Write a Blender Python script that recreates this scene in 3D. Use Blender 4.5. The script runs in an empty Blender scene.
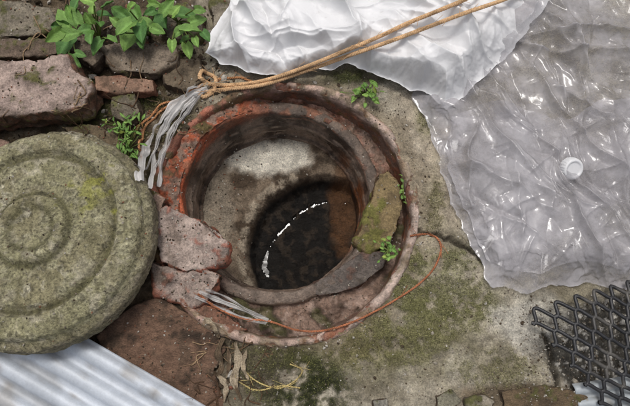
import bpy, math, random
import numpy as np
from mathutils import Vector, Matrix
from mathutils.bvhtree import BVHTree
random.seed(7); rng=np.random.default_rng(7)
# ---------------------------------------------------------------- camera model (survey of the site)
TILT=math.radians(14); HF=math.radians(55); D=6.05
F=315/math.tan(HF/2)
CAM=np.array([0,-D*math.sin(TILT),D*math.cos(TILT)])
FW=np.array([0,math.sin(TILT),-math.cos(TILT)]); RT=np.array([1.,0,0]); UP=np.array([0,math.cos(TILT),math.sin(TILT)])
def g(px,py,z=0.0):
    px=np.asarray(px,float);py=np.asarray(py,float)
    d=FW*F+RT*(px[...,None]-315)+UP*(203-py[...,None])
    t=(np.asarray(z,float)-CAM[2])/d[...,2]
    return CAM+d*t[...,None]
def plan(P):
    q=P-CAM; w=q@FW
    w=np.maximum(w,0.5)
    return 315+F*(q@RT)/w, 203-F*(q@UP)/w
# ---------------------------------------------------------------- noise
_p=np.random.default_rng(3).permutation(256); _p=np.concatenate([_p,_p,_p])
_gr=np.random.default_rng(5).normal(size=(256,3)); _gr/=np.linalg.norm(_gr,axis=1)[:,None]
def perlin(P):
    P=np.asarray(P,float); i=np.floor(P).astype(int); f=P-i; i&=255
    u=f*f*f*(f*(f*6-15)+10); r=0
    for dx in(0,1):
        for dy in(0,1):
            for dz in(0,1):
                h=_p[_p[_p[(i[...,0]+dx)&255]+((i[...,1]+dy)&255)]+((i[...,2]+dz)&255)]
                gv=_gr[h]; dd=f-np.array([dx,dy,dz])
                w=(u[...,0] if dx else 1-u[...,0])*(u[...,1] if dy else 1-u[...,1])*(u[...,2] if dz else 1-u[...,2])
                r=r+w*(gv*dd).sum(-1)
    return r*1.6
def fbm(P,s=1,o=4,seed=0,gain=.5):
    P=np.asarray(P,float)*s+seed*17.37; a=1;r=0
    for k in range(o):
        r=r+a*perlin(P); P=P*2.03+5.1; a*=gain
    return r
def sm(a,b,x):
    t=np.clip((x-a)/(b-a),0,1); return t*t*(3-2*t)
def c(r,gg,b,m=1.0):
    v=np.array([r,gg,b])/255.; return np.where(v<=.04045,v/12.92,((v+.055)/1.055)**2.4)*m
def mixc(col,new,m):
    m=np.clip(m,0,1)[...,None]; return col*(1-m)+np.asarray(new)*m
def crumple(x,y,f,seed,n=5,warp=.25,gain=.62):
    r=np.random.default_rng(seed); h=0;a=1
    P=np.stack([x,y,np.zeros_like(x)],-1)
    for k in range(n):
        th=r.uniform(0,math.pi)
        w=fbm(P,f*.6,2,seed+k)*warp*2.2
        s=(x*math.cos(th)+y*math.sin(th))*f+w+r.uniform(0,1)
        amp=np.clip(.55+1.2*fbm(P,f*.5,2,seed+31+k),0,1.4)
        h=h+a*amp*(1-2*np.abs((s%1)-.5)*2)
        f*=1.55;a*=gain
    return h
def ridges(x,y,seed,n,x0,x1,y0,y1,th0,ths,L,Wd,H):
    r=np.random.default_rng(seed);h=np.zeros_like(x);P=np.stack([x,y,0*x],-1)
    wx=fbm(P,1.6,3,seed)*.07;wy=fbm(P,1.6,3,seed+1)*.07;hx=x+wx;hy=y+wy
    for k in range(n):
        cx,cy=r.uniform(x0,x1),r.uniform(y0,y1);th=r.normal(th0,ths);l=r.uniform(*L);w=r.uniform(*Wd);a=r.uniform(*H)*(1 if r.random()<.72 else -.6)
        u=(hx-cx)*math.cos(th)+(hy-cy)*math.sin(th);v=-(hx-cx)*math.sin(th)+(hy-cy)*math.cos(th)
        v=v+r.normal(0,.12)*u*u
        ww=w*(.45+.9*np.clip((u/l+1)/2,0,1))
        t=np.where(v>0,v,-v*r.uniform(.5,1.6))
        h=h+a*np.exp(-np.sqrt(t*t+.00004)/ww)*sm(1,.2,np.abs(u)/l)
    return h
# ---------------------------------------------------------------- mesh helpers
def link(o,parent=None):
    bpy.context.scene.collection.objects.link(o)
    if parent: o.parent=parent
    return o
def empty(name):
    o=bpy.data.objects.new(name,None); o.empty_display_size=.2; return link(o)
def mk(name,V,Fc,mat,col=None,parent=None,smooth=True):
    V=np.asarray(V,float)
    me=bpy.data.meshes.new(name)
    me.from_pydata(V.tolist(),[],Fc.tolist() if isinstance(Fc,np.ndarray) else Fc)
    if col is not None:
        col=np.asarray(col,float)
        if col.ndim==1: col=np.tile(col,(len(V),1))
        at=me.color_attributes.new('Col','FLOAT_COLOR','POINT')
        at.data.foreach_set('color',np.concatenate([np.clip(col,0,1),np.ones((len(V),1))],1).astype(np.float32).ravel())
    me.polygons.foreach_set('use_smooth',[smooth]*len(me.polygons))
    me.materials.append(mat); me.update()
    return link(bpy.data.objects.new(name,me),parent)
def gridfaces(nu,nv,wrap=False):
    i,j=np.meshgrid(np.arange(nu if wrap else nu-1),np.arange(nv-1),indexing='ij')
    a=i*nv+j; b=((i+1)%nu)*nv+j
    return np.stack([a,b,b+1,a+1],-1).reshape(-1,4)
BV=[]
def addbv(o,tag='hard'):
    me=o.data
    vs=[v.co[:] for v in me.vertices]; ps=[p.vertices[:] for p in me.polygons]
    BV.append((BVHTree.FromPolygons(vs,ps),tag)); return o
def down(x,y,z0=4):
    best=None;tg=None;nn=None
    for b,t in BV:
        h=b.ray_cast(Vector((x,y,z0)),Vector((0,0,-1)))
        if h[0] is not None and (best is None or h[0].z>best): best=h[0].z;tg=t;nn=h[1]
    return best,tg,nn
def hit(px,py):
    d=FW*F+RT*(px-315)+UP*(203-py); d=Vector(d).normalized(); best=None;bd=1e9
    for b,t in BV:
        h=b.ray_cast(Vector(CAM),d)
        if h[0] is not None and h[3]<bd: bd=h[3];best=h[0]
    if best is None or best.z<-.08: best=Vector(g(px,py,.06))
    return np.array(best)
def catmull(P,n):
    P=np.asarray(P,float); P=np.vstack([2*P[0]-P[1],P,2*P[-1]-P[-2]]); out=[]
    m=len(P)-3
    for t in np.linspace(0,m-1e-6,n):
        i=int(t);u=t-i;a,b,cc,d=P[i:i+4]
        out.append(.5*((2*b)+(-a+cc)*u+(2*a-5*b+4*cc-d)*u*u+(-a+3*b-3*cc+d)*u**3))
    return np.array(out)
def tube(P,r,k=8):
    P=np.asarray(P,float);n=len(P); T=np.gradient(P,axis=0);T/=np.linalg.norm(T,axis=1)[:,None]+1e-9
    up=np.array([0,0,1.]); S=np.cross(T,up); ln=np.linalg.norm(S,axis=1)[:,None]; S=np.where(ln>.05,S/(ln+1e-9),np.array([1.,0,0])); U=np.cross(S,T)
    th=np.arange(k)*2*math.pi/k; r=np.broadcast_to(np.asarray(r,float),(n,))
    V=P[:,None]+r[:,None,None]*(np.cos(th)[None,:,None]*S[:,None]+np.sin(th)[None,:,None]*U[:,None])
    i,j=np.meshgrid(np.arange(n-1),np.arange(k),indexing='ij')
    a=i*k+j;b=i*k+(j+1)%k
    return V.reshape(-1,3),np.stack([a,b,b+k,a+k],-1).reshape(-1,4)
def join(parts):
    V=[];Fc=[];o=0
    for v,f in parts: V.append(v);Fc.append(np.asarray(f)+o);o+=len(v)
    return np.vstack(V),np.vstack(Fc)
def lay(pts,n,r,sag=2,taut=0):
    if taut: # a pulled rope: straight in plan, bridging between the high points it rests on
        q=catmull(np.array(pts,float),n)
        H=np.array([hit(a,b) for a,b in q]);Z=H[:,2]+r
        Zm=np.array([Z[max(0,i-taut):i+taut+1].max() for i in range(n)])
        for _ in range(taut*8): Zm[1:-1]=(Zm[:-2]+2*Zm[1:-1]+Zm[2:])/4
        Q=g(q[:,0],q[:,1],Zm)
        for _ in range(2):
            for i in range(n):
                z,_,_=down(Q[i,0],Q[i,1])
                if z is not None and z+r>Q[i,2]: Q[i,2]=z+r
            for _ in range(6): Q[1:-1]=(Q[:-2]+2*Q[1:-1]+Q[2:])/4
        return Q
    P=np.array([hit(*p) for p in pts]); Q=catmull(P,n)
    for i in range(n):
        z,_,_=down(Q[i,0],Q[i,1])
        if z is not None: Q[i,2]=max(Q[i,2] if z<Q[i,2]-.12 else z+r, z+r)
    for _ in range(sag):
        Z=Q[:,2].copy(); Z[1:-1]=(Q[:-2,2]+Q[1:-1,2]+Q[2:,2])/3; Q[:,2]=np.maximum(Z,Q[:,2]*.5+Z*.5)
    return Q
# ---------------------------------------------------------------- materials
def surf(name,rough=.85,var=.5,vs=9,spk=.35,ss=55,bump=.5,bs=40,wet=None,spec=.3,stretch=None,metal=0,bd=.03,gain=1.18):
    m=bpy.data.materials.new(name);m.use_nodes=True;N=m.node_tree.nodes;L=m.node_tree.links
    b=N['Principled BSDF'];b.inputs['Roughness'].default_value=rough;b.inputs['Specular IOR Level'].default_value=spec;b.inputs['Metallic'].default_value=metal
    a=N.new('ShaderNodeAttribute');a.attribute_name='Col'
    tc=N.new('ShaderNodeTexCoord'); vec=tc.outputs['Object']
    if stretch:
        mp=N.new('ShaderNodeMapping');mp.inputs['Scale'].default_value=stretch[:3];mp.inputs['Rotation'].default_value=(0,0,stretch[3]);L.new(vec,mp.inputs[0]);vec=mp.outputs[0]
    def noise(s,d,r=.6):
        n=N.new('ShaderNodeTexNoise');n.inputs['Scale'].default_value=s;n.inputs['Detail'].default_value=d;n.inputs['Roughness'].default_value=r;L.new(vec,n.inputs['Vector']);return n.outputs[0]
    def mr(x,a0,a1,b0,b1):
        n=N.new('ShaderNodeMapRange');n.inputs[1].default_value=a0;n.inputs[2].default_value=a1;n.inputs[3].default_value=b0;n.inputs[4].default_value=b1;L.new(x,n.inputs[0]);return n.outputs[0]
    def mth(op,x,y):
        n=N.new('ShaderNodeMath');n.operation=op
        L.new(x,n.inputs[0]); (L.new(y,n.inputs[1]) if not isinstance(y,(int,float)) else setattr(n.inputs[1],'default_value',y));return n.outputs[0]
    f1=mr(noise(vs,8,.68),.3,.7,(1-var)*gain,(1+var*.8)*gain)
    f2=mr(noise(ss,5,.7),.32,.68,1-spk,1+spk)
    k=mth('MULTIPLY',f1,f2)
    vo=N.new('ShaderNodeTexVoronoi');vo.inputs['Scale'].default_value=ss*.75;L.new(vec,vo.inputs['Vector'])
    pit=mr(vo.outputs['Distance'],.05,.22,1-spk*1.2,1.0);k=mth('MULTIPLY',k,pit)
    vm=N.new('ShaderNodeVectorMath');vm.operation='SCALE';L.new(a.outputs['Color'],vm.inputs[0]);L.new(k,vm.inputs['Scale'])
    L.new(vm.outputs[0],b.inputs['Base Color'])
    h=mth('ADD',noise(bs,6,.7),mth('MULTIPLY',noise(bs*3.3,3,.6),.45)); h=mth('ADD',h,mth('MULTIPLY',pit,.35))
    bp=N.new('ShaderNodeBump');bp.inputs['Strength'].default_value=bump;bp.inputs['Distance'].default_value=bd;L.new(h,bp.inputs['Height']);L.new(bp.outputs[0],b.inputs['Normal'])
    if wet:
        L.new(mr(noise(wet[0],4),.4,.6,wet[1],wet[2]),b.inputs['Roughness'])
    return m
M_ground=surf('concrete_ground',.9,.45,7,.42,60,.9,45,gain=1.45)
M_clay=surf('fired_clay',.6,.38,8,.35,50,.8,35,wet=(9,.3,.75),spec=.4,gain=1.3)
M_wall=surf('wet_pipe_wall',.45,.5,7,.35,40,.7,25,wet=(8,.25,.65),spec=.45,gain=1.35)
M_bench=surf('wet_cement',.5,.45,6,.45,60,.9,40,wet=(5,.3,.75),spec=.35,gain=1.3)
M_lid=surf('lichened_concrete',.92,.35,9,.5,45,1.0,36,gain=1.8,bd=.04)
M_brick=surf('weathered_brick',.85,.42,9,.38,50,.8,36,gain=1.35)
M_board=surf('rusty_board',.75,.45,10,.5,60,.6,50,stretch=(1,2.2,1,.5),gain=1.1)
M_soil=surf('soil_crumbs',.9,.4,10,.4,60,.7,60)
M_tin=surf('galvanised_metal',.5,.12,5,.07,50,.08,50,spec=.4,metal=.1,gain=1.15)
M_rope=surf('rope_fibre',.85,.25,12,.3,80,.6,90,gain=1.35)
M_leaf=surf('green_leaf',.42,.25,10,.15,50,.5,30,spec=.45,gain=1.2)
M_moss=surf('moss_tufts',.95,.4,10,.2,60,.1,60,gain=1.25)
M_black=surf('black_plastic',.38,.3,6,.2,40,.2,40,spec=.5)
def simple_plastic(name,base,alpha,arng,rough,bump,bs,spec=.6,trans=0,lo=.78,dirt=0):
    m=bpy.data.materials.new(name);m.use_nodes=True;N=m.node_tree.nodes;L=m.node_tree.links
    b=N['Principled BSDF'];out=N['Material Output']
    b.inputs['Roughness'].default_value=rough;b.inputs['Specular IOR Level'].default_value=spec
    tc=N.new('ShaderNodeTexCoord')
    def noise(s,d,r=.6,dist=0):
        n=N.new('ShaderNodeTexNoise');n.inputs['Scale'].default_value=s;n.inputs['Detail'].default_value=d;n.inputs['Roughness'].default_value=r;n.inputs['Distortion'].default_value=dist;L.new(tc.outputs['Object'],n.inputs[0]);return n.outputs[0]
    def mr(x,a0,a1,b0,b1):
        n=N.new('ShaderNodeMapRange');n.inputs[1].default_value=a0;n.inputs[2].default_value=a1;n.inputs[3].default_value=b0;n.inputs[4].default_value=b1;L.new(x,n.inputs[0]);return n.outputs[0]
    def mixn(fac,a,bb):
        n=N.new('ShaderNodeMix');n.data_type='RGBA';L.new(fac,n.inputs[0])
        if isinstance(a,tuple): n.inputs[6].default_value=(*a,1)
        else: L.new(a,n.inputs[6])
        n.inputs[7].default_value=(*bb,1);return n.outputs[2]
    cc=mixn(mr(noise(2.2,7,.65),.35,.65,0,1),tuple(np.array(base)*lo),tuple(base))
    if dirt: cc=mixn(mr(noise(14,8,.75),.58,.74,0,dirt),cc,(.2,.16,.12))
    L.new(cc,b.inputs['Base Color'])
    bp=N.new('ShaderNodeBump');bp.inputs['Strength'].default_value=bump;bp.inputs['Distance'].default_value=.04;L.new(noise(bs,4,.5,1.2),bp.inputs['Height']);L.new(bp.outputs[0],b.inputs['Normal'])
    if trans:
        tl=N.new('ShaderNodeBsdfTranslucent');tl.inputs[0].default_value=(*base,1);mx0=N.new('ShaderNodeMixShader');mx0.inputs[0].default_value=trans;L.new(b.outputs[0],mx0.inputs[1]);L.new(tl.outputs[0],mx0.inputs[2]);src=mx0.outputs[0]
    else: src=b.outputs[0]
    if alpha<1:
        tr=N.new('ShaderNodeBsdfTransparent');tr.inputs[0].default_value=(.95,.95,.96,1);mx=N.new('ShaderNodeMixShader')
        L.new(mr(noise(1.6,7,.7),.38,.62,alpha-arng,alpha+arng),mx.inputs[0]);L.new(tr.outputs[0],mx.inputs[1]);L.new(src,mx.inputs[2]);src=mx.outputs[0]
    L.new(src,out.inputs['Surface']);return m
M_bag=simple_plastic('white_woven_plastic',(.80,.80,.81),1,0,.42,.10,16,.35,.06,.92,.25)
M_film=simple_plastic('clear_polythene',(.56,.54,.56),.5,.24,.14,.07,11,.75,0,.78,.5)
M_strip=simple_plastic('white_strip_plastic',(.70,.68,.66),.7,.15,.3,.3,20,.5)
# ---------------------------------------------------------------- drain geometry constants
CO=g(282,207,.06)[:2]; RO=1.34
CI=g(277,199,-.2)[:2]; RI=.94
# ---------------------------------------------------------------- GROUND
def axis(lo,hi,st):
    a=np.arange(lo,hi,st); e=[];s=.03;x=0
    while x<450: x+=s;e.append(x);s*=1.35
    e=np.array(e); return np.concatenate([lo-e[::-1],a,hi-st+e])
X=axis(-3.9,3.9,.0125);Y=axis(-2.7,3.0,.0125)
GX,GY=np.meshgrid(X,Y,indexing='ij');P=np.stack([GX,GY,0*GX],-1).reshape(-1,3)
px,py=plan(P)
near=np.exp(-np.maximum(0,np.hypot(P[:,0],P[:,1])-6)/4)
n1=fbm(P,1.3,5,1);n2=fbm(P,5,5,2);n3=fbm(P,16,3,3)
rag=n1*26+n2*14
dist=np.hypot(P[:,0]-CO[0],P[:,1]-CO[1])
left=sm(25,-25,(px-(225+np.where(py<203,-30,0)))+rag)*(near>.5)
z=.012*n1+.018*n2+.010*n3 - left*.07 + left*.03*n2
z+=.03*sm(1.7,1.35,dist)
def blob(cx,cy,rx,ry,w=.35,a=0):
    dx=px-cx;dy=py-cy;ca,sa=math.cos(a),math.sin(a)
    u=(dx*ca+dy*sa)/rx;v=(-dx*sa+dy*ca)/ry
    return sm(1+w,1-w,np.hypot(u,v)+n1*.35+n2*.25)
col=np.tile(c(154,146,130),(len(P),1))
col=mixc(col,c(126,119,101),sm(-.2,.5,n1))
col=mixc(col,c(172,160,142),blob(432,170,40,90)*.8)
col=mixc(col,c(178,171,156),sm(.15,.5,fbm(P,2.6,5,88))*.55)
col=mixc(col,c(96,88,72),sm(.1,.5,fbm(P,3.4,5,98))*.45)
col=mixc(col,c(132,120,100),sm(1.62,1.38,dist+.1*n2)*.6)
mossm=np.zeros(len(P))
for b,cc,w in [((405,335,80,38,.45,-.3),c(112,110,70),.75),((440,300,60,25,.4),c(108,108,70),.55),((345,350,45,20,.4),c(118,110,76),.6),((290,378,60,32,.4),c(58,62,34),.95),((300,390,50,26,.4),c(40,44,24),.9),((265,350,45,22,.4),c(74,72,44),.75),((395,265,28,22,.5),c(104,106,58),.75),
               ((455,260,35,14,.5),c(118,120,74),.5),((160,120,40,50,.5),c(60,66,34),.6),((490,370,50,25,.5),c(116,112,80),.5),((350,78,30,10,.5),c(70,80,34),.7),((425,120,10,22,.5),c(95,100,50),.5),((435,200,14,50,.5),c(112,108,74),.5),((330,345,50,9,.5),c(70,62,42),.6)]:
    m=blob(*b)*np.clip(.7+n2*1.1+n3*.7,0,1)*w; col=mixc(col,cc,m)
    if cc[1]>=cc[0]*.9: mossm=np.maximum(mossm,m)
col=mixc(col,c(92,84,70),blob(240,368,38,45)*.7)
col=mixc(col,c(176,172,162),blob(540,320,38,26)*.7)
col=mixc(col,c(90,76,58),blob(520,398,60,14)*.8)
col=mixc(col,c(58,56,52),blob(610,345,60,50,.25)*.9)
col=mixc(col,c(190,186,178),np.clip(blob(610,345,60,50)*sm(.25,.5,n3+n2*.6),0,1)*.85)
col=mixc(col,c(88,76,60),left)
col=mixc(col,c(50,42,32),left*sm(0,.5,n2))
col=mixc(col,c(132,122,104),left*sm(.25,.6,-n2+n3*.5)*.6)
col=mixc(col,c(72,76,38),left*blob(110,120,60,60)*.6*sm(-.2,.4,n3+n2))
z+=mossm*(.012+.012*n3)
def crack(pts,w):
    global z,col
    Q=catmull(np.array([g(a,b,0)[:2] for a,b in pts]),60)
    sel=np.where((np.abs(P[:,0]-Q[:,0].mean())<1.6)&(np.abs(P[:,1]-Q[:,1].mean())<1.6))[0]
    pp=P[sel,:2]+.03*np.stack([n2[sel],n3[sel]],-1)
    d=np.min(np.hypot(pp[:,None,0]-Q[None,:,0],pp[:,None,1]-Q[None,:,1]),axis=1)
    k=sm(w,w*.2,d); z[sel]-=k*.05; col[sel]=mixc(col[sel],c(45,40,32),k*.85)
crack([(416,232),(440,236),(462,246),(485,262)],.035)
crack([(545,335),(552,362),(560,392),(562,410)],.04)
P[:,2]=z
ff=gridfaces(len(X),len(Y))
fc=P[ff].mean(1); keep=np.hypot(fc[:,0]-CO[0],fc[:,1]-CO[1])>1.29
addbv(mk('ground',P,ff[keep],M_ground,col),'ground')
# ---------------------------------------------------------------- DRAIN
drain=empty('drain_manhole')
def resample(pr,st):
    out=[]
    for (a,b),(cc,d) in zip(pr[:-1],pr[1:]):
        n=max(1,int(math.hypot(cc-a,d-b)/st))
        for k in range(n): out.append((a+(cc-a)*k/n,b+(d-b)*k/n))
    out.append(pr[-1]);return np.array(out)
def smooth_prof(q,it):
    q=q.copy()
    for _ in range(it): q[1:-1]=(q[:-2]+2*q[1:-1]+q[2:])/4
    return q
NA=720; TH=np.arange(NA)*2*math.pi/NA
def leftness(th):
    return sm(.15,.85,np.cos(th-math.radians(165)))
def lathe(pr,cx,cy,colf,name,mat,dr=.012,dz=.012,s=3,zl=0,rl=0,chip=0):
    n=len(pr); R=np.broadcast_to(pr[:,0],(NA,n)).copy(); Z=np.broadcast_to(pr[:,1],(NA,n)).copy(); T=np.broadcast_to(TH[:,None],(NA,n))
    lf=leftness(T)
    P=np.stack([R*np.cos(T),R*np.sin(T),Z],-1)
    a=fbm(P,s,5,7);b=fbm(P,s*1.1,5,9);d=fbm(P,5,4,19)
    R=R+a*dr+rl*lf;Z=Z+b*dz+zl*lf*sm(-.6,-.1,Z)
    if chip:
        ck=sm(.25,.42,d)*sm(-.12,.03,Z);Z=Z-ck*chip
    V=np.stack([cx+R*np.cos(T),cy+R*np.sin(T),Z],-1).reshape(-1,3)
    col=colf(R.ravel(),T.ravel(),Z.ravel(),V)
    if chip: col=mixc(col,c(142,90,68),ck.ravel()*.7)
    return addbv(mk(name,V,gridfaces(NA,n,True),mat,col,drain))
pr=smooth_prof(resample([(1.385,-.2),(1.36,.03),(1.342,.08),(1.295,.09),(1.272,.06),(1.265,-.0),(1.25,-.3),(1.22,-.4)],.012),3)
def colc(R,T,Z,V):
    k=fbm(V,2.2,5,11);k2=fbm(V,8,4,12);lf=leftness(T);rt=sm(.2,.9,np.cos(T+.25))
    cl=np.tile(c(178,154,140),(len(R),1)); cl=mixc(cl,c(134,108,92),sm(-.1,.4,k)); cl=mixc(cl,c(150,84,58),sm(.2,.6,k2+k*.4)*.6*(1-.6*rt))
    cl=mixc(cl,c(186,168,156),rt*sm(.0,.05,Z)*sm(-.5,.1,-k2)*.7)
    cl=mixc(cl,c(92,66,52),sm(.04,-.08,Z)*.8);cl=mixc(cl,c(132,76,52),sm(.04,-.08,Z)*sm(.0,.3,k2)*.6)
    cl=mixc(cl,c(150,86,64),lf*.8); cl=mixc(cl,c(104,84,68),lf*sm(-.2,.3,k2)*.8)
    cl=mixc(cl,c(88,86,48),sm(.1,.5,k2-k)*.5);cl=mixc(cl,c(62,50,42),sm(.1,.5,fbm(V,4,4,77))*.5*(1-.5*rt))
    return cl
lathe(pr,CO[0],CO[1],colc,'collar',M_clay,.022,.016,3,-.05,0,.05)
def colledge(R,T,Z,V):
    k=fbm(V,3,5,13);k2=fbm(V,9,4,14);lf=leftness(T)
    cl=np.tile(c(130,108,94),(len(R),1));cl=mixc(cl,c(72,58,50),sm(-.1,.4,k));cl=mixc(cl,c(164,144,132),sm(.1,.5,k2)*.5)
    up=sm(-.2,.6,np.sin(T))
    cl=mixc(cl,c(152,80,52),np.clip(lf+up*.3,0,1)*sm(-.5,.2,k2+k));cl=mixc(cl,c(84,74,58),lf*sm(0,.35,k+k2*.4)*.8);cl=mixc(cl,c(80,84,40),sm(.2,.6,k)*.5)
    return cl
n=40;R=np.linspace(.98,1.28,n)[None,:]*np.ones((NA,1));T=TH[:,None]*np.ones((1,n));lf=leftness(T)
cxx=CI[0]+(CO[0]-CI[0])*((R-.98)/.29);cyy=CI[1]+(CO[1]-CI[1])*((R-.98)/.29)
V=np.stack([cxx+R*np.cos(T),cyy+R*np.sin(T),0*R],-1)
V[...,2]=-.30+.25*lf+.05*sm(0,1,np.sin(T))+.07*fbm(V,3,5,15)+.035*fbm(V,11,3,16)
V=V.reshape(-1,3);addbv(mk('mortar_ledge',V,gridfaces(NA,n,True),M_clay,colledge(R.ravel(),T.ravel(),V[:,2],V),drain))
pr=smooth_prof(resample([(1.09,-.45),(1.085,-.24),(1.07,-.2),(.99,-.185),(.955,-.21),(.945,-.42),(.93,-.44),(.915,-.46),(.92,-.72),(.91,-.76),(.88,-.78),(.88,-1.5)],.014),2)
def coli(R,T,Z,V):
    Q=V*np.array([1,1,.35]);k=fbm(Q,3,5,17);k2=fbm(V*np.array([1,1,3]),5,5,18);lf=leftness(T)
    cl=np.tile(c(122,104,90),(len(R),1));cl=mixc(cl,c(68,54,44),sm(-.1,.4,k));cl=mixc(cl,c(162,144,128),sm(.1,.55,k2)*.6)
    rim=sm(-.3,-.2,Z)
    cl=mixc(cl,c(92,82,74),rim*(1-lf)*.7); cl=mixc(cl,c(164,84,54),rim*lf*sm(-.4,.1,k2+.2));cl=mixc(cl,c(96,72,56),rim*lf*sm(.0,.4,k)*.7)
    cl=mixc(cl,c(130,78,52),sm(-.4,-.25,Z)*sm(-.2,.7,np.sin(T))*sm(.1,.4,k2)*.6)
    cl=mixc(cl,c(140,84,48),sm(.7,.95,np.cos(T-.05))*sm(-.35,-.6,Z)*sm(-.3,.2,k)*.8)
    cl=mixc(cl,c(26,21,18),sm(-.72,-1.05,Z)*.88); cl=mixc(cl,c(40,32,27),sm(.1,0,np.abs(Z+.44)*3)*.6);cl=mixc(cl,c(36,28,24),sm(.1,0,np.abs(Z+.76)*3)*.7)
    return cl
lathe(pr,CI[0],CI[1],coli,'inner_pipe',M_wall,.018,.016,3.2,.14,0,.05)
# benching + channel
nr=190;R=np.linspace(0.0,.93,nr)[None,:]*np.ones((NA,1));T=TH[:,None]*np.ones((1,nr))
V=np.stack([CI[0]+R*np.cos(T),CI[1]+R*np.sin(T),0*R-1],-1).reshape(-1,3)
cc=g(322,250,-1.0)[:2];k=fbm(V,2.5,5,21);k2=fbm(V,9,4,22);k3=fbm(V,20,3,24)
dch=np.hypot((V[:,0]-cc[0])/.86,(V[:,1]-cc[1])/.84)+.05*k
inside=sm(1.04,.86,dch)
bz=-.80-.12*np.clip((V[:,0]-CI[0])*.3-(V[:,1]-CI[1])*.7+.5,0,1)+.03*k+.012*k2
path=catmull(np.array([g(a,b,-1.2)[:2] for a,b in [(268,276),(265,266),(268,252),(276,238),(288,226),(298,215),(314,206),(330,202)]]),60)
ddp=np.hypot(V[:,0][:,None]-path[None,:,0],V[:,1][:,None]-path[None,:,1])
tt=np.argmin(ddp,axis=1)/60.
dp=np.min(ddp,axis=1)+.035*np.abs(k2)+.014*k3
wd=.028*np.exp(-((tt-.13)/.12)**2)+.016*np.exp(-((tt-.5)/.09)**2)+.014*np.exp(-((tt-.8)/.1)**2)-.004
mz=-1.15+.03*k+.025*k2-.085*sm(wd+.03,wd-.008,dp)
V[:,2]=bz*(1-inside)+mz*inside
P1,P2=plan(V)
def bl(cx,cy,rx,ry,w=.35): return sm(1+w,1-w,np.hypot((P1-cx)/rx,(P2-cy)/ry)+k*.3+k2*.2)
cl=np.tile(c(118,104,88),(len(V),1));cl=mixc(cl,c(72,60,48),sm(-.1,.4,k))
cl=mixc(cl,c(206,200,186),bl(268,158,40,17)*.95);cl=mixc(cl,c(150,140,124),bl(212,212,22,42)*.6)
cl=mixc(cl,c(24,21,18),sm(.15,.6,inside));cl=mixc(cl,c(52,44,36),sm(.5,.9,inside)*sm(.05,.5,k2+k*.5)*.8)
cl=mixc(cl,c(156,144,126),sm(.08,.03,np.abs(dch-1.06))*.8*(P1<300)*sm(-.4,.1,k2))
cl=mixc(cl,c(104,72,46),bl(345,205,14,45)*.6)
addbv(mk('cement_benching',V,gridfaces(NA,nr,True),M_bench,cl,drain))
mw=bpy.data.materials.new('standing_water');mw.use_nodes=True;b=mw.node_tree.nodes['Principled BSDF'];b.inputs['Base Color'].default_value=(.02,.018,.014,1);b.inputs['Roughness'].default_value=.12;b.inputs['Specular IOR Level'].default_value=.4
nn=mw.node_tree.nodes.new('ShaderNodeTexNoise');nn.inputs['Scale'].default_value=7;nn.inputs['Detail'].default_value=3;bp=mw.node_tree.nodes.new('ShaderNodeBump');bp.inputs['Strength'].default_value=.15;bp.inputs['Distance'].default_value=.05
mw.node_tree.links.new(nn.outputs[0],bp.inputs['Height']);mw.node_tree.links.new(bp.outputs[0],b.inputs['Normal'])
nr=30;R=np.linspace(0,.9,nr)[None,:]*np.ones((90,1));T=(np.arange(90)*2*math.pi/90)[:,None]*np.ones((1,nr))
V=np.stack([CI[0]+R*np.cos(T),CI[1]+R*np.sin(T),0*R-1.195],-1).reshape(-1,3)
mk('water',V,gridfaces(90,nr,True),mw,None,drain)
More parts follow.
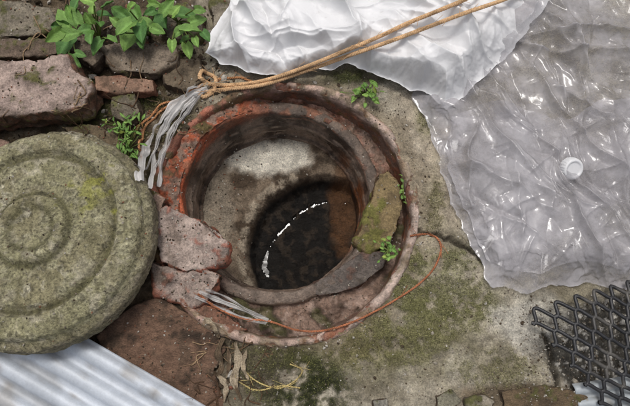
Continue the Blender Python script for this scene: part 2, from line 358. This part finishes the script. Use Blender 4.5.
# ---------------------------------------------------------------- chunky things (bricks, stones, boards)
import bmesh
def chunk(name,outline,zb,zt,top,side,mat=M_brick,vox=.02,rough=.02,edge=None,grow=.03,fine=.006,tag='hard',parent=None,moss=0,mosscol=(84,84,46)):
    n=len(outline); zt=[zt]*n if isinstance(zt,(int,float)) else zt
    T=np.array([g(a,b,zz) for (a,b),zz in zip(outline,zt)]); ctr=T.mean(0)
    B=T.copy();B[:,:2]+=(T[:,:2]-ctr[:2])*grow;B[:,2]=zb
    V=np.vstack([T,B]);fs=[list(range(n)),list(range(2*n-1,n-1,-1))]+[[i,n+i,n+(i+1)%n,(i+1)%n] for i in range(n)]
    me=bpy.data.meshes.new('t');me.from_pydata(V.tolist(),[],fs)
    bm=bmesh.new();bm.from_mesh(me);bmesh.ops.recalc_face_normals(bm,faces=bm.faces);bmesh.ops.triangulate(bm,faces=bm.faces);bm.to_mesh(me);bm.free()
    o=bpy.data.objects.new('t',me);link(o)
    md=o.modifiers.new('r','REMESH');md.mode='VOXEL';md.voxel_size=vox
    ms=o.modifiers.new('s','SMOOTH');ms.iterations=2
    ev=o.evaluated_get(bpy.context.evaluated_depsgraph_get());m2=bpy.data.meshes.new_from_object(ev)
    nv=len(m2.vertices);co=np.empty(nv*3);m2.vertices.foreach_get('co',co);co=co.reshape(-1,3)
    no=np.empty(nv*3);m2.vertices.foreach_get('normal',no);no=no.reshape(-1,3)
    sd=random.randint(0,99)
    a=fbm(co,3.5,4,sd);b=fbm(co,14,4,sd+1)
    fac=crumple(co[:,0]+co[:,2],co[:,1]-co[:,2],1.6,sd+2,3,.15,.6)
    co2=co+no*(a*rough+b*fine*2+fac*rough*.5)[:,None]
    fcs=[list(p.vertices) for p in m2.polygons]
    bpy.data.objects.remove(o)
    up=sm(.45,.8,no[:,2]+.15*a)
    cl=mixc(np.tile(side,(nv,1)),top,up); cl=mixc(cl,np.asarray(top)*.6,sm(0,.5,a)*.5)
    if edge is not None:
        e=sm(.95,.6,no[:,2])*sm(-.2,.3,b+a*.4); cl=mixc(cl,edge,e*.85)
        cl=mixc(cl,edge,sm(.5,.75,b*.6+a)*.6)
    cl=mixc(cl,c(70,60,48),sm(.2,.6,fbm(co,5,5,sd+7))*.5)
    if moss: cl=mixc(cl,c(*mosscol),sm(.35-moss*.5,.75-moss*.5,a+.6*b)*.9)
    return addbv(mk(name,co2,fcs,mat,cl,parent),tag)
MAUVE=c(158,136,128);RED=c(146,80,60);DK=c(78,66,54)
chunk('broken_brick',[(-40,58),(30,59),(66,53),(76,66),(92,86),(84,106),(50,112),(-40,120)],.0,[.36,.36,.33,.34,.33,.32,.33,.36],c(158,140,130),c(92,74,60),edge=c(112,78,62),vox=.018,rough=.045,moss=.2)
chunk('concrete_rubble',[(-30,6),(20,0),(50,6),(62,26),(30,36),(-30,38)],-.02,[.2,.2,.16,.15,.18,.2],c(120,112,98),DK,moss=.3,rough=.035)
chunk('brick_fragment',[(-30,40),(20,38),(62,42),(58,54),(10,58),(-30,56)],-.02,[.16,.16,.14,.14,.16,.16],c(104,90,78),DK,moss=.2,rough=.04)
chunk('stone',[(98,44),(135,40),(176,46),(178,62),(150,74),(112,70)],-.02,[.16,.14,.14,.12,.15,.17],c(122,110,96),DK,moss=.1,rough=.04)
chunk('stone',[(60,30),(92,34),(110,50),(92,66),(66,46)],-.02,.16,c(110,98,84),DK,rough=.03)
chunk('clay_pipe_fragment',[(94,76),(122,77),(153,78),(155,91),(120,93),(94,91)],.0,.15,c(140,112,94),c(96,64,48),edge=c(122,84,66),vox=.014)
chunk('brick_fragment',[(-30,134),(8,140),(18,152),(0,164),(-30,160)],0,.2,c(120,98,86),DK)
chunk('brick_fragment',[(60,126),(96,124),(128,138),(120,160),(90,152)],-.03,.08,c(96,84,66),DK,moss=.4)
chunk('stone',[(150,8),(186,2),(206,14),(200,40),(168,38)],-.04,.08,c(98,90,76),DK,moss=.3)
chunk('stone',[(160,56),(200,58),(206,78),(188,92),(162,84)],-.06,.08,c(104,92,76),DK,moss=.2)
chunk('stone',[(112,98),(134,94),(140,112),(126,124),(110,116)],-.04,.1,c(108,100,86),DK,moss=.2)
chunk('stone',[(210,2),(236,-4),(240,30),(214,36)],-.04,.1,c(130,122,108),DK,moss=.1)
# sherds between lid and drain
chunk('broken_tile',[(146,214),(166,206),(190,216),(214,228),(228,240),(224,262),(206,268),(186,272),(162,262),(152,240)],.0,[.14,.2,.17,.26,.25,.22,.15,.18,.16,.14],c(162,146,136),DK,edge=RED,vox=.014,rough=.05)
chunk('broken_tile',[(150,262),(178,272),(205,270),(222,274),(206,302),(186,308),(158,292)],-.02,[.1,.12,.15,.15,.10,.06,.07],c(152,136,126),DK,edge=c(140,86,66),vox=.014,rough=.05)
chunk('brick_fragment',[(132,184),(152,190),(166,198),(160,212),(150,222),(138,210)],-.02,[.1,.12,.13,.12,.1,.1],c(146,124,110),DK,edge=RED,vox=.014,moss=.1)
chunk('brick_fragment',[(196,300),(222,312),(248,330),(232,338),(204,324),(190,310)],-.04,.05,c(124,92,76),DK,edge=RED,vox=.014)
chunk('mossy_brick_fragment',[(378,174),(388,167),(399,178),(403,205),(398,228),(388,246),(366,252),(355,242),(362,226),(372,202)],-.32,[-.02,-.02,-.01,.0,-.05,-.10,-.14,-.14,-.10,-.06],c(124,108,78),c(84,62,42),vox=.014,rough=.045,moss=.5,mosscol=(102,100,52))
chunk('clay_pipe_fragment',[(312,284),(340,268),(366,250),(386,254),(384,268),(362,284),(336,294),(314,296)],-.4,[-.2,-.18,-.16,-.14,-.13,-.15,-.18,-.2],c(98,90,84),c(50,42,38),edge=c(96,70,58),vox=.015,rough=.03)
chunk('rusty_board',[(96,336),(130,306),(160,298),(205,322),(226,350),(212,372),(226,400),(222,430),(150,430)],-.05,[.03,.03,.03,.02,.02,.01,.02,.02,.03],c(112,88,72),DK,mat=M_board,vox=.018,rough=.02,moss=.1,mosscol=(64,52,42))
for q,cl0 in [([(436,396),(452,390),(462,400),(452,412),(436,412)],(120,116,100)),([(466,400),(484,394),(496,402),(490,416),(468,416)],(134,126,112)),([(372,400),(388,398),(390,412),(374,414)],(130,126,116))]:
    chunk('stone',q,-.02,.08,c(*cl0),DK,moss=.2,vox=.014)
chunk('timber_offcut',[(500,390),(545,386),(600,398),(602,420),(505,420)],-.02,[.08,.09,.07,.07,.08],c(104,88,68),DK,mat=M_board,rough=.03,moss=.2)
# ---------------------------------------------------------------- corrugated metal
def corrug(name,p0,p1,back,length,width,pitch,amp,z0,side,colr):
    a=g(*p0,z0);b=g(*p1,z0);u=(b-a)[:2];u/=np.linalg.norm(u);v=np.array([u[1],-u[0]])*side
    nu,nv=60,int(width/pitch*16)
    U=np.linspace(-back,length,nu)[:,None]*np.ones((1,nv));W=np.linspace(0,width,nv)[None,:]*np.ones((nu,1))
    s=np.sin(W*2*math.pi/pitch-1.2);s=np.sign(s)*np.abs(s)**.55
    V=np.stack([a[0]+U*u[0]+W*v[0],a[1]+U*u[1]+W*v[1],z0+amp*s],-1)
    V[...,2]+=.02*fbm(V*np.array([1,1,0]),.9,3,5)
    V=V.reshape(-1,3);k=fbm(V,2.5,5,6)
    cl=mixc(np.tile(colr,(len(V),1)),colr*.72,sm(.0,.6,k)*.7);cl=mixc(cl,c(122,112,98),sm(.2,.6,fbm(V,5,5,8))*.5)
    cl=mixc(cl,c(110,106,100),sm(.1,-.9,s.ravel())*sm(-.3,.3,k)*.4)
    o=mk(name,V,gridfaces(nu,nv),M_tin,cl)
    md=o.modifiers.new('thickness','SOLIDIFY');md.thickness=.012;md.offset=-1
    return addbv(o,'skip')
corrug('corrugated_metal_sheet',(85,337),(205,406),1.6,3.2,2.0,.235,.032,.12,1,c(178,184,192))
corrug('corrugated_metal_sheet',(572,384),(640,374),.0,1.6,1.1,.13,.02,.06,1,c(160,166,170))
# ---------------------------------------------------------------- LID
pr=[(0,.0),(.12,.0),(.2,.006),(.235,.04),(.27,.05),(.31,.042),(.335,-.008),(.36,-.018),(.5,.0),(.66,.0),(.70,-.006),(.73,-.055),(.775,-.06),(.80,.004),(.93,-.012),(.97,-.03),(.99,-.06),(1.0,-.12),(1.02,-.14),(1.055,-.15),(1.075,-.18),(1.075,-.32),(1.04,-.36),(.5,-.36)]
pr=smooth_prof(resample(pr,.012),2);n=len(pr);R=pr[:,0][None,:]*np.ones((NA,1));Z=pr[:,1][None,:]*np.ones((NA,1));T=TH[:,None]*np.ones((1,n))
V=np.stack([R*np.cos(T),R*np.sin(T),Z],-1).reshape(-1,3)
k=fbm(V,2,5,41);k2=fbm(V,8,5,42);k3=fbm(V,24,3,43)
edge=sm(.9,1.05,R.ravel())
V[:,2]+=.004*k+.006*k2+.009*k3; rr=1+edge*(.012*k+.014*k2);V[:,0]*=rr;V[:,1]*=rr
cl=np.tile(c(150,144,124),(len(V),1));cl=mixc(cl,c(126,120,94),sm(-.2,.3,k));cl=mixc(cl,c(182,176,158),sm(.1,.5,k2)*.7);cl=mixc(cl,c(112,110,66),sm(.0,.5,k2*.7-k+.2)*.5)
Rr=R.ravel()
cl=mixc(cl,c(72,70,46),(sm(.05,.0,np.abs(Rr-.35))+sm(.05,.0,np.abs(Rr-.75))+.8*sm(.05,0,np.abs(Rr-.2)))*.8)
cl=mixc(cl,c(98,88,74),sm(-.08,-.2,V[:,2])*.6);cl=mixc(cl,c(124,124,48),sm(1,.0,np.hypot(V[:,0]-.5,V[:,1]-.32)/.18+k2*1.8)*.7)
cl=mixc(cl,c(64,60,46),sm(.25,.5,k3+k2*.5)*.6);cl=mixc(cl,c(88,84,60),sm(.15,.6,fbm(V,3.5,5,48))*.45)
ax=Vector((-.55,.85,0)).normalized();rot=Matrix.Rotation(math.radians(8),3,Vector((-ax.y,ax.x,0)))
rm=np.array(rot); lc=g(31,229,.51)
V=V@rm.T+lc
addbv(mk('concrete_manhole_lid',V,gridfaces(NA,n,True),M_lid,cl),'lid')
# ---------------------------------------------------------------- sheets (plastic)
def coons(top,bot,lef,rig,nu,nv):
    t=catmull(top,nu);b=catmull(bot,nu);l=catmull(lef,nv);r=catmull(rig,nv)
    U=np.linspace(0,1,nu)[:,None,None];W=np.linspace(0,1,nv)[None,:,None]
    S=(1-W)*t[:,None]+W*b[:,None]+(1-U)*l[None]+U*r[None]-((1-U)*(1-W)*t[0]+U*(1-W)*t[-1]+(1-U)*W*b[0]+U*W*b[-1])
    return S,U[...,0]*np.ones((1,nv)),W[...,0]*np.ones((nu,1))
def sheet(name,top,bot,lef,rig,zf,mat,nu=330,nv=260,zb=.03,tag='skip',parent=None,edge=8,jit=3):
    S,U,W=coons(top,bot,lef,rig,nu,nv)
    V=g(S[...,0],S[...,1],zb); e=np.minimum.reduce([U*edge,(1-U)*edge,W*edge,(1-W)*edge]);e=sm(0,1,e)
    Q=V*np.array([1,1,0]);j=np.stack([fbm(Q,4,4,3),fbm(Q,4,4,4),0*U],-1)*jit*.01
    V=V+j
    V[...,2]=zb+zf(V[...,0],V[...,1],e,U,W)
    o=mk(name,V.reshape(-1,3),gridfaces(nu,nv),mat,None,parent);return addbv(o,tag)
FX=(g(430,0,0)[0],g(700,0,0)[0]);FY=(g(500,290,0)[1],g(500,-20,0)[1])
def zfilm(x,y,e,U,W):
    P=np.stack([x,y,0*x],-1)
    h=.08*e+.16*e*np.clip(fbm(P,.8,2,51)+.4,0,2)
    h+=(.15+.85*e)*(.038*np.clip(crumple(x,y,.7,61,5,.5,.55),-2,3))
    h+=(.3+.7*e)*(ridges(x,y,5,80,FX[0],FX[1],FY[0],FY[1],math.radians(-58),.45,(.3,1.5),(.02,.08),(.03,.13))+ridges(x,y,15,200,FX[0],FX[1],FY[0],FY[1],math.radians(20),1.0,(.08,.4),(.010,.04),(.008,.04)))
    return np.maximum(h,.0)+.005*fbm(P,4,2,9)+.012
film=empty('clear_plastic_sheet')
sheet('film',[(468,-40),(560,-42),(640,-42),(740,-42)],[(492,286),(520,294),(545,288),(580,284),(610,290),(650,286),(740,292)],[(468,-40),(424,40),(412,92),(428,128),(440,165),(452,205),(468,240),(492,286)],[(740,-42),(745,80),(742,200),(740,292)],zfilm,M_film,520,480,.03,parent=film,jit=5)
def zfilm2(x,y,e,U,W):
    P=np.stack([x,y,0*x],-1);return zfilm(x,y,np.ones_like(e)*.8,U,W)*.5+.002+.6*e*ridges(x,y,25,24,FX[0],FX[1],FY[0],FY[1],math.radians(70),.9,(.2,.7),(.02,.07),(.02,.06))
sheet('film_fold',[(450,120),(500,104),(560,122),(610,100),(700,110)],[(484,262),(530,276),(575,262),(620,270),(700,262)],[(450,120),(446,160),(462,210),(484,262)],[(700,110),(702,180),(700,262)],zfilm2,M_film,240,180,.02,parent=film)
BX=(g(215,0,.2)[0],g(545,0,.2)[0]);BY=(g(400,100,.2)[1],g(400,-20,.2)[1])
def zbag(x,y,e,U,W):
    P=np.stack([x,y,0*x],-1)
    h=.16*e+.09*e*(fbm(P,1.0,2,71)+.5)
    h+=(.25+.75*e)*(.045*np.clip(crumple(x,y,.9,83,5,.35,.62),-2,3)+ridges(x,y,35,44,BX[0],BX[1],BY[0],BY[1],math.radians(-35),.45,(.35,1.4),(.03,.10),(.05,.16))+ridges(x,y,45,150,BX[0],BX[1],BY[0],BY[1],math.radians(50),.9,(.08,.35),(.010,.04),(.012,.05)))
    return np.maximum(h,0)+.04+.005*fbm(P,5,3,19)
bag=sheet('white_plastic_bag',[(236,-40),(330,-44),(440,-44),(575,-40)],[(206,54),(216,60),(222,67),(236,70),(250,77),(272,77),(290,79),(304,74),(318,71),(330,72),(345,67),(362,73),(375,80),(392,84),(408,92),(420,92),(430,98),(438,104),(445,112)],[(236,-40),(232,5),(214,30),(206,54)],[(575,-40),(545,6),(508,54),(474,88),(445,112)],zbag,M_bag,520,340,.08)
def cap(px_,py_):
    ct=hit(px_,py_);pr=smooth_prof(resample([(.0,.05),(.07,.05),(.078,.065),(.1,.06),(.108,.03),(.108,-.03),(.09,-.05)],.006),2);n=len(pr);A=96
    t=np.arange(A)*2*math.pi/A;R=pr[:,0][None,:]*(1+.02*np.sign(np.sin(t*24))[:,None]*(pr[:,1]<.05)[None,:]);Z=pr[:,1][None,:]*np.ones((A,1))
    V=np.stack([R*np.cos(t)[:,None],R*np.sin(t)[:,None],Z],-1).reshape(-1,3);V=V@np.array(Matrix.Rotation(.55,3,Vector((1,.4,0)))).T+ct+[0,0,-.01]
    mk('bottle_cap',V,gridfaces(A,n,True),M_bag)
cap(571,168)
# ---------------------------------------------------------------- rope, strings, strips
def rope(name,paths,R,turns,col0,strands=3,taut=0):
    parts=[]
    for pts,n in paths:
        Q=lay(pts,n,R*1.3,8,taut if n>300 else 0)
        L=np.concatenate([[0],np.cumsum(np.linalg.norm(np.diff(Q,axis=0),axis=1))])
        T=np.gradient(Q,axis=0);T/=np.linalg.norm(T,axis=1)[:,None]+1e-9;S=np.cross(T,[0,0,1.]);S/=np.linalg.norm(S,axis=1)[:,None]+1e-9;U=np.cross(S,T)
        for s in range(strands):
            ph=L*turns+s*2*math.pi/strands
            C=Q+R*.55*(np.cos(ph)[:,None]*S+np.sin(ph)[:,None]*U)
            parts.append(tube(C,R*.58,6))
        for _ in range(int(L[-1]*10)):
            i=random.randrange(n);p=Q[i]+np.array([random.gauss(0,R*.5),random.gauss(0,R*.5),R]);d=T[i]*random.uniform(.05,.12)*random.choice([-1,1])+np.array([random.gauss(0,.03),random.gauss(0,.03),.02])
            parts.append(tube(np.array([p,p+d*.5+[0,0,.01],p+d]),.002,4))
    V,Fc=join(parts);k=fbm(V,4,4,33)
    cl=mixc(np.tile(col0,(len(V),1)),col0*.6,sm(0,.5,k)*.6)
    return mk(name,V,Fc,M_rope,cl)
TAN=c(204,168,128)
rope('hemp_rope',[([(545,-20),(508,-2),(462,14),(420,30),(385,43),(345,57),(300,73),(262,85),(228,89),(206,92)],520),
                  ([(500,-20),(470,-3),(440,10),(408,23),(378,37),(340,53),(300,69),(262,81),(230,85),(208,84)],520),
                  ([(208,84),(200,78),(206,74),(216,80),(214,92),(204,98),(198,90),(208,84)],120)],.020,85,TAN,3,22)
rope('orange_twine',[([(206,92),(190,98),(166,108),(148,124),(139,142),(142,160)],160),([(208,84),(188,92),(160,106),(142,124),(134,138)],160),([(216,80),(240,78),(262,84),(285,80)],100)],.012,120,c(190,138,96),2)
rope('orange_twine',[([(410,236),(424,234),(437,238),(441,250),(434,268),(420,283),(400,297),(372,313),(345,325),(320,331),(296,330),(268,321),(240,318),(214,306),(198,294)],420)],.010,120,c(172,112,80),2,3)
rope('yellow_string',[([(238,352),(246,372),(262,384),(280,388),(296,380),(302,370),(290,364)],140),([(232,378),(256,390),(280,386),(300,388)],90)],.007,120,c(196,176,120),2)
def ribbon(pts,n,w,seed):
    Q=lay(pts,n,.035,6);T=np.gradient(Q,axis=0);T/=np.linalg.norm(T,axis=1)[:,None]+1e-9;S=np.cross(T,[0,0,1.]);S/=np.linalg.norm(S,axis=1)[:,None]+1e-9
    k=9;a=np.linspace(-1,1,k);V=[]
    for i in range(n):
        tw=.8*math.sin(i*.05+seed)+.3*math.sin(i*.13+seed*2)
        for j in range(k):
            V.append(Q[i]+S[i]*a[j]*w*math.cos(tw)*(1+.2*math.sin(i*.21+seed))+np.array([0,0,1])*(a[j]*w*math.sin(tw)*.6+.018*math.sin(a[j]*5+i*.07+seed)+.012))
    return np.array(V),gridfaces(n,k)
sp=[ribbon(p,120,w,i*1.7) for i,(p,w) in enumerate([([(208,90),(185,104),(168,124),(156,152),(150,190)],.035),([(202,94),(176,106),(156,126),(144,150),(141,182)],.04),([(196,100),(182,116),(170,136),(162,162),(160,188)],.025),([(204,86),(188,96),(172,116),(160,140),(146,176)],.02),([(206,92),(192,108),(178,126),(170,146),(156,168)],.015)])]
V,Fc=join(sp);mk('plastic_strapping',V,Fc,M_strip)
sp=[ribbon(p,100,w,i*2.3+1) for i,(p,w) in enumerate([([(200,292),(216,299),(240,309),(268,321)],.024),([(196,297),(214,305),(238,316),(266,324)],.016),([(206,290),(224,296),(248,310),(262,316)],.012)])]
V,Fc=join(sp);mk('plastic_strapping',V,Fc,M_strip)
# ---------------------------------------------------------------- black mesh
def netting():
    o=g(528,318,.12);u=g(640,286,.12)-o;u=u[:2]/np.linalg.norm(u[:2]);v=np.array([u[1],-u[0]])
    parts=[];cw,cv=.19,.105;rows=11;cols=13
    def pos(a,b):
        x=o[0]+u[0]*a+v[0]*b+.42*b*u[0];y=o[1]+u[1]*a+v[1]*b+.42*b*u[1]
        wx,wy=.02*math.sin(a*3+b*5),.025*math.sin(a*2.3-b*4)
        zz=.13+.06*math.sin(a*2.2+.5)+.03*math.sin(b*4)+.02*math.sin(a*5+b*3)
        return np.array([x+wx,y+wy,zz])
    for j in range(rows):
        pts=[]
        for i in range(cols*2+1):
            s=1 if (i+j)%2==0 else -1
            for q in(-.2,.2): pts.append(pos((i+q)*cw*.5,j*cv+s*cv*.44)+np.array([random.gauss(0,.002),random.gauss(0,.002),0]))
        Q=catmull(np.array(pts),len(pts)*3)
        parts.append(tube(Q,.018,8))
    return join(parts)
V,Fc=netting();k=fbm(V,4,3,2);mk('black_plastic_netting',V,Fc,M_black,mixc(np.tile(c(36,36,38),(len(V),1)),c(92,88,82),sm(.1,.6,k)*.6))
# ---------------------------------------------------------------- plants
def leafmesh(base,d,nrm,L,Wd,curl,heart=True):
    d=d/np.linalg.norm(d);s=np.cross(nrm,d);s/=np.linalg.norm(s);nr_=np.cross(d,s);n=11;V=[];ph=random.uniform(0,6)
    for i in range(n):
        t=i/(n-1)
        w=(math.sin(math.pi*min(1,t*.86+.14))**.75*(1-.25*t)) if heart else math.sin(math.pi*(t*.94+.03))**.9
        if t==1:w=.02
        back=-.16*L*(1-t)**3 if heart else 0
        for a in(-1,-.66,-.33,0,.33,.66,1):
            off=back*abs(a)
            z=abs(a)*w*Wd*.22-curl*L*t*t+.035*L*math.sin(t*13+abs(a)*5+ph)*abs(a)+.05*L*math.sin(a*3+ph*2)*t
            V.append(base+d*(t*L+off)+s*(a*w*Wd*.5*(1+.05*math.sin(t*20+ph)))+nr_*z)
    return np.array(V),gridfaces(n,7)
def plant(name,root,leaves,size,zr,hue,heart=True,stemr=.008,yel=.05):
    parts=[];cols=[]
    rt=np.array([hit(*r) for r in root])
    for (lx,ly) in leaves:
        z=random.uniform(*zr);tip=g(lx,ly,z);r=rt[np.argmin(np.hypot(*(rt[:,:2]-tip[:2]).T))]
        d=tip-r;d[2]*=.2;d+=np.array([random.gauss(0,.15),random.gauss(0,.15),0]);d/=np.linalg.norm(d)+1e-6
        L=size*random.uniform(.5,1.2);nrm=np.array([random.gauss(0,.5),random.gauss(0,.5),1.]);nrm/=np.linalg.norm(nrm)
        nrm=nrm-d*np.dot(nrm,d)
        b=tip-d*L*.5
        v,f=leafmesh(b,d,nrm,L,L*random.uniform(.7,.95) if heart else L*.35,random.uniform(.05,.4),heart)
        h=random.uniform(0,1);base=hue[0]*(1-h)+hue[1]*h
        cc=np.tile(base,(len(v),1));mid=(np.arange(len(v))%7==3);cc[mid]=cc[mid]*1.5+.015
        if random.random()<yel: cc=cc*.6+c(150,146,64)*.4
        parts.append((v,f));cols.append(cc)
        q=catmull([r,(r*.5+b*.5)+np.array([0,0,.1*size]),b],10);v,f=tube(q,stemr,5);parts.append((v,f));cols.append(np.tile(c(96,110,52),(len(v),1)))
    V,Fc=join(parts);return mk(name,V,Fc,M_leaf,np.vstack(cols))
HG=(c(56,96,40),c(116,148,68))
lv=[(72,14),(92,8),(118,12),(100,24),(84,30),(140,30),(128,40),(162,18),(178,32),(196,42),(198,20),(150,12),(112,40),(64,44),(80,54),(186,14),(172,46),(60,28),(108,4),(136,16),(206,36),(148,26),(96,46),(76,2),(124,28),(168,6),(190,30),(88,18),(54,36),(70,34),(104,14),(116,22),(132,6),(144,40),(158,30),(184,40),(200,10),(66,20),(90,38),(74,62),(86,0),(120,34),(176,10),(188,50),(154,4)]
plant('leafy_weed',[(100,40),(150,36),(178,22),(74,40)],lv,.21,(.2,.5),HG)
plant('small_weed',[(388,250)],[(388+random.gauss(0,5),248+random.gauss(0,6)) for _ in range(26)],.05,(.0,.1),(c(84,120,50),c(120,150,70)),True,.004)
plant('small_weed',[(404,196)],[(402+random.gauss(0,2),192+random.gauss(0,12)) for _ in range(10)],.035,(.08,.12),(c(84,112,50),c(110,140,60)),True,.003)
plant('small_weed',[(366,94)],[(362+random.gauss(0,9),92+random.gauss(0,6)) for _ in range(34)],.06,(.1,.2),(c(80,116,46),c(116,146,66)),True,.004)
plant('small_weed',[(128,150)],[(128+random.gauss(0,7),146+random.gauss(0,12)) for _ in range(40)],.08,(.1,.2),(c(72,106,42),c(110,140,66)),False,.004)
plant('small_weed',[(122,128)],[(120+random.gauss(0,9),128+random.gauss(0,8)) for _ in range(30)],.08,(.1,.2),(c(72,106,42),c(110,140,66)),False,.004)
def husk(pts,w,seed,n=60):
    Q=lay(pts,n,.02,20);T=np.gradient(Q,axis=0);T/=np.linalg.norm(T,axis=1)[:,None]+1e-9;S=np.cross(T,[0,0,1.]);S/=np.linalg.norm(S,axis=1)[:,None]+1e-9
    k=11;a=np.linspace(-1,1,k);t=np.linspace(0,1,n);wf=w*np.sin(np.pi*np.clip(t*.9+.08,0,1))**.6*(1+.25*np.sin(t*17+seed))
    V=Q[:,None]+S[:,None]*(a[None,:]*wf[:,None])[...,None]
    V[...,2]+=.02+np.abs(a[None,:])**2*wf[:,None]*(.5+.5*np.sin(t*6+seed))[:,None]+.008*np.sin(a[None,:]*9+t[:,None]*8+seed)
    return V.reshape(-1,3),gridfaces(n,k)
V,Fc=join([husk([(224,338),(219,352),(222,368),(217,376)],.03,1),husk([(236,342),(239,360),(235,380),(242,400)],.035,3),husk([(247,350),(244,366),(249,380)],.02,5),husk([(214,372),(226,384),(225,402)],.025,8),husk([(228,346),(230,362),(227,378)],.02,9),husk([(205,318),(214,326),(220,338)],.03,11)])
mk('dry_husk',V,Fc,M_board,mixc(np.tile(c(172,158,136),(len(V),1)),c(106,90,72),sm(-.2,.4,fbm(V,6,4,3))))
parts=[]
for _ in range(80):
    if random.random()<.6: a,b=random.uniform(0,200),random.uniform(0,160)
    else: a,b=random.uniform(190,265),random.uniform(325,405)
    if 0<a<75 and 55<b<125: continue
    if b>145 and a<200 and b<300: continue
    th=random.uniform(0,6.28);l=random.uniform(8,34);pts=[(a+math.cos(th)*l*t+random.gauss(0,3),b+math.sin(th)*l*t+random.gauss(0,3)) for t in(0,.33,.66,1)]
    Q=lay(pts,16,.01,3);parts.append(tube(Q,np.linspace(.008,.003,16)*random.uniform(.5,1.2),5))
V,Fc=join(parts);mk('twigs',V,Fc,M_soil,mixc(np.tile(c(150,126,98),(len(V),1)),c(80,60,44),sm(-.2,.3,fbm(V,1,2,4))))
# ---------------------------------------------------------------- grit & moss
t_=(1+5**.5)/2;ico=np.array([(-1,t_,0),(1,t_,0),(-1,-t_,0),(1,-t_,0),(0,-1,t_),(0,1,t_),(0,-1,-t_),(0,1,-t_),(t_,0,-1),(t_,0,1),(-t_,0,-1),(-t_,0,1)])/1.9
icf=np.array([(0,11,5),(0,5,1),(0,1,7),(0,7,10),(0,10,11),(1,5,9),(5,11,4),(11,10,2),(10,7,6),(7,1,8),(3,9,4),(3,4,2),(3,2,6),(3,6,8),(3,8,9),(4,9,5),(2,4,11),(6,2,10),(8,6,7),(9,8,1)])
parts=[];cols=[]
pal=[c(160,152,138),c(122,112,98),c(80,68,54),c(184,178,168),c(134,92,72),c(64,56,46)]
for _ in range(7500):
    r=random.random()
    if r<.45: a,b=random.uniform(-10,235),random.uniform(-10,420)
    elif r<.55: th=random.uniform(0,6.28);q=random.uniform(.95,1.5);a=282+q*100*math.cos(th);b=207+q*100*math.sin(th)
    elif r<.65: a,b=random.uniform(520,640),random.uniform(300,410)
    else: a,b=random.uniform(200,640),random.uniform(60,420)
    w=g(a,b,0);zz,tg,nn=down(w[0],w[1])
    if zz is None or tg=='skip': continue
    lf=a<235
    if tg=='lid' and random.random()<.85: continue
    if tg=='hard' and (random.random()<.5 or zz<-1.0): continue
    s=min(.05,.006+random.expovariate(1/(.010 if lf else .004)))
    if tg!='ground': s=min(s,.013)
    Rm=np.linalg.qr(rng.normal(size=(3,3)))[0]
    v=(ico*rng.uniform(.6,1.25,(12,1))*np.array([1,.8,.6])*s)@Rm.T+np.array([w[0],w[1],zz+s*.25])
    parts.append((v,icf));cols.append(np.tile(random.choice(pal if lf else pal[:4]),(12,1)))
V,Fc=join(parts);mk('gravel',V,Fc,M_soil,np.vstack(cols),smooth=False)
idx=np.where((mossm>.35)&(dist>1.36))[0];idx=rng.choice(idx,min(26000,len(idx)*3))
GP=np.stack([GX.ravel(),GY.ravel(),z],-1)[idx]+rng.normal(size=(len(idx),3))*np.array([.008,.008,0])
h=rng.uniform(.008,.022,(len(idx),1));th=rng.uniform(0,6.28,len(idx));dd=np.stack([np.cos(th),np.sin(th),0*th],-1)
lean=rng.normal(size=(len(idx),3))*.6;lean[:,2]=1
V=np.stack([GP-dd*.005,GP+dd*.005,GP+lean*h],1).reshape(-1,3);Fc=np.arange(len(V)).reshape(-1,3)
cm=np.repeat(mixc(col[idx]*1.15,c(132,134,80),rng.uniform(0,.5,len(idx))),3,0)*np.repeat(rng.uniform(.6,1.15,(len(idx),1)),3,0)
mk('moss',V,Fc,M_moss,cm,smooth=False)
# ---------------------------------------------------------------- light, world, camera
EL=math.radians(74);AZ=math.radians(-14) # azimuth measured from +Y toward +X
sd=Vector((math.sin(AZ)*math.cos(EL),math.cos(AZ)*math.cos(EL),math.sin(EL)))
w=bpy.data.worlds.new('World');bpy.context.scene.world=w;w.use_nodes=True
sk=w.node_tree.nodes.new('ShaderNodeTexSky');sk.sky_type='NISHITA';sk.sun_disc=False;sk.sun_elevation=EL;sk.sun_rotation=AZ;sk.dust_density=6;sk.air_density=1
hs=w.node_tree.nodes.new('ShaderNodeHueSaturation');hs.inputs['Saturation'].default_value=.4
bgn=w.node_tree.nodes['Background'];bgn.inputs[1].default_value=.108;w.node_tree.links.new(sk.outputs[0],hs.inputs['Color']);w.node_tree.links.new(hs.outputs[0],bgn.inputs[0])
ld=bpy.data.lights.new('sun','SUN');ld.energy=1.3;ld.angle=math.radians(12);ld.color=(1,.97,.93);lo=link(bpy.data.objects.new('sun',ld));lo.rotation_euler=sd.to_track_quat('Z','Y').to_euler()
cd=bpy.data.cameras.new('camera');cd.sensor_width=36;cd.lens=18/math.tan(HF/2);cd.clip_end=2000;cd.clip_start=.05
co=link(bpy.data.objects.new('camera',cd));co.location=Vector(CAM);co.rotation_euler=(TILT,0,0)
sc=bpy.context.scene;sc.camera=co;sc.view_settings.view_transform='Standard';sc.view_settings.look='None';sc.view_settings.exposure=0
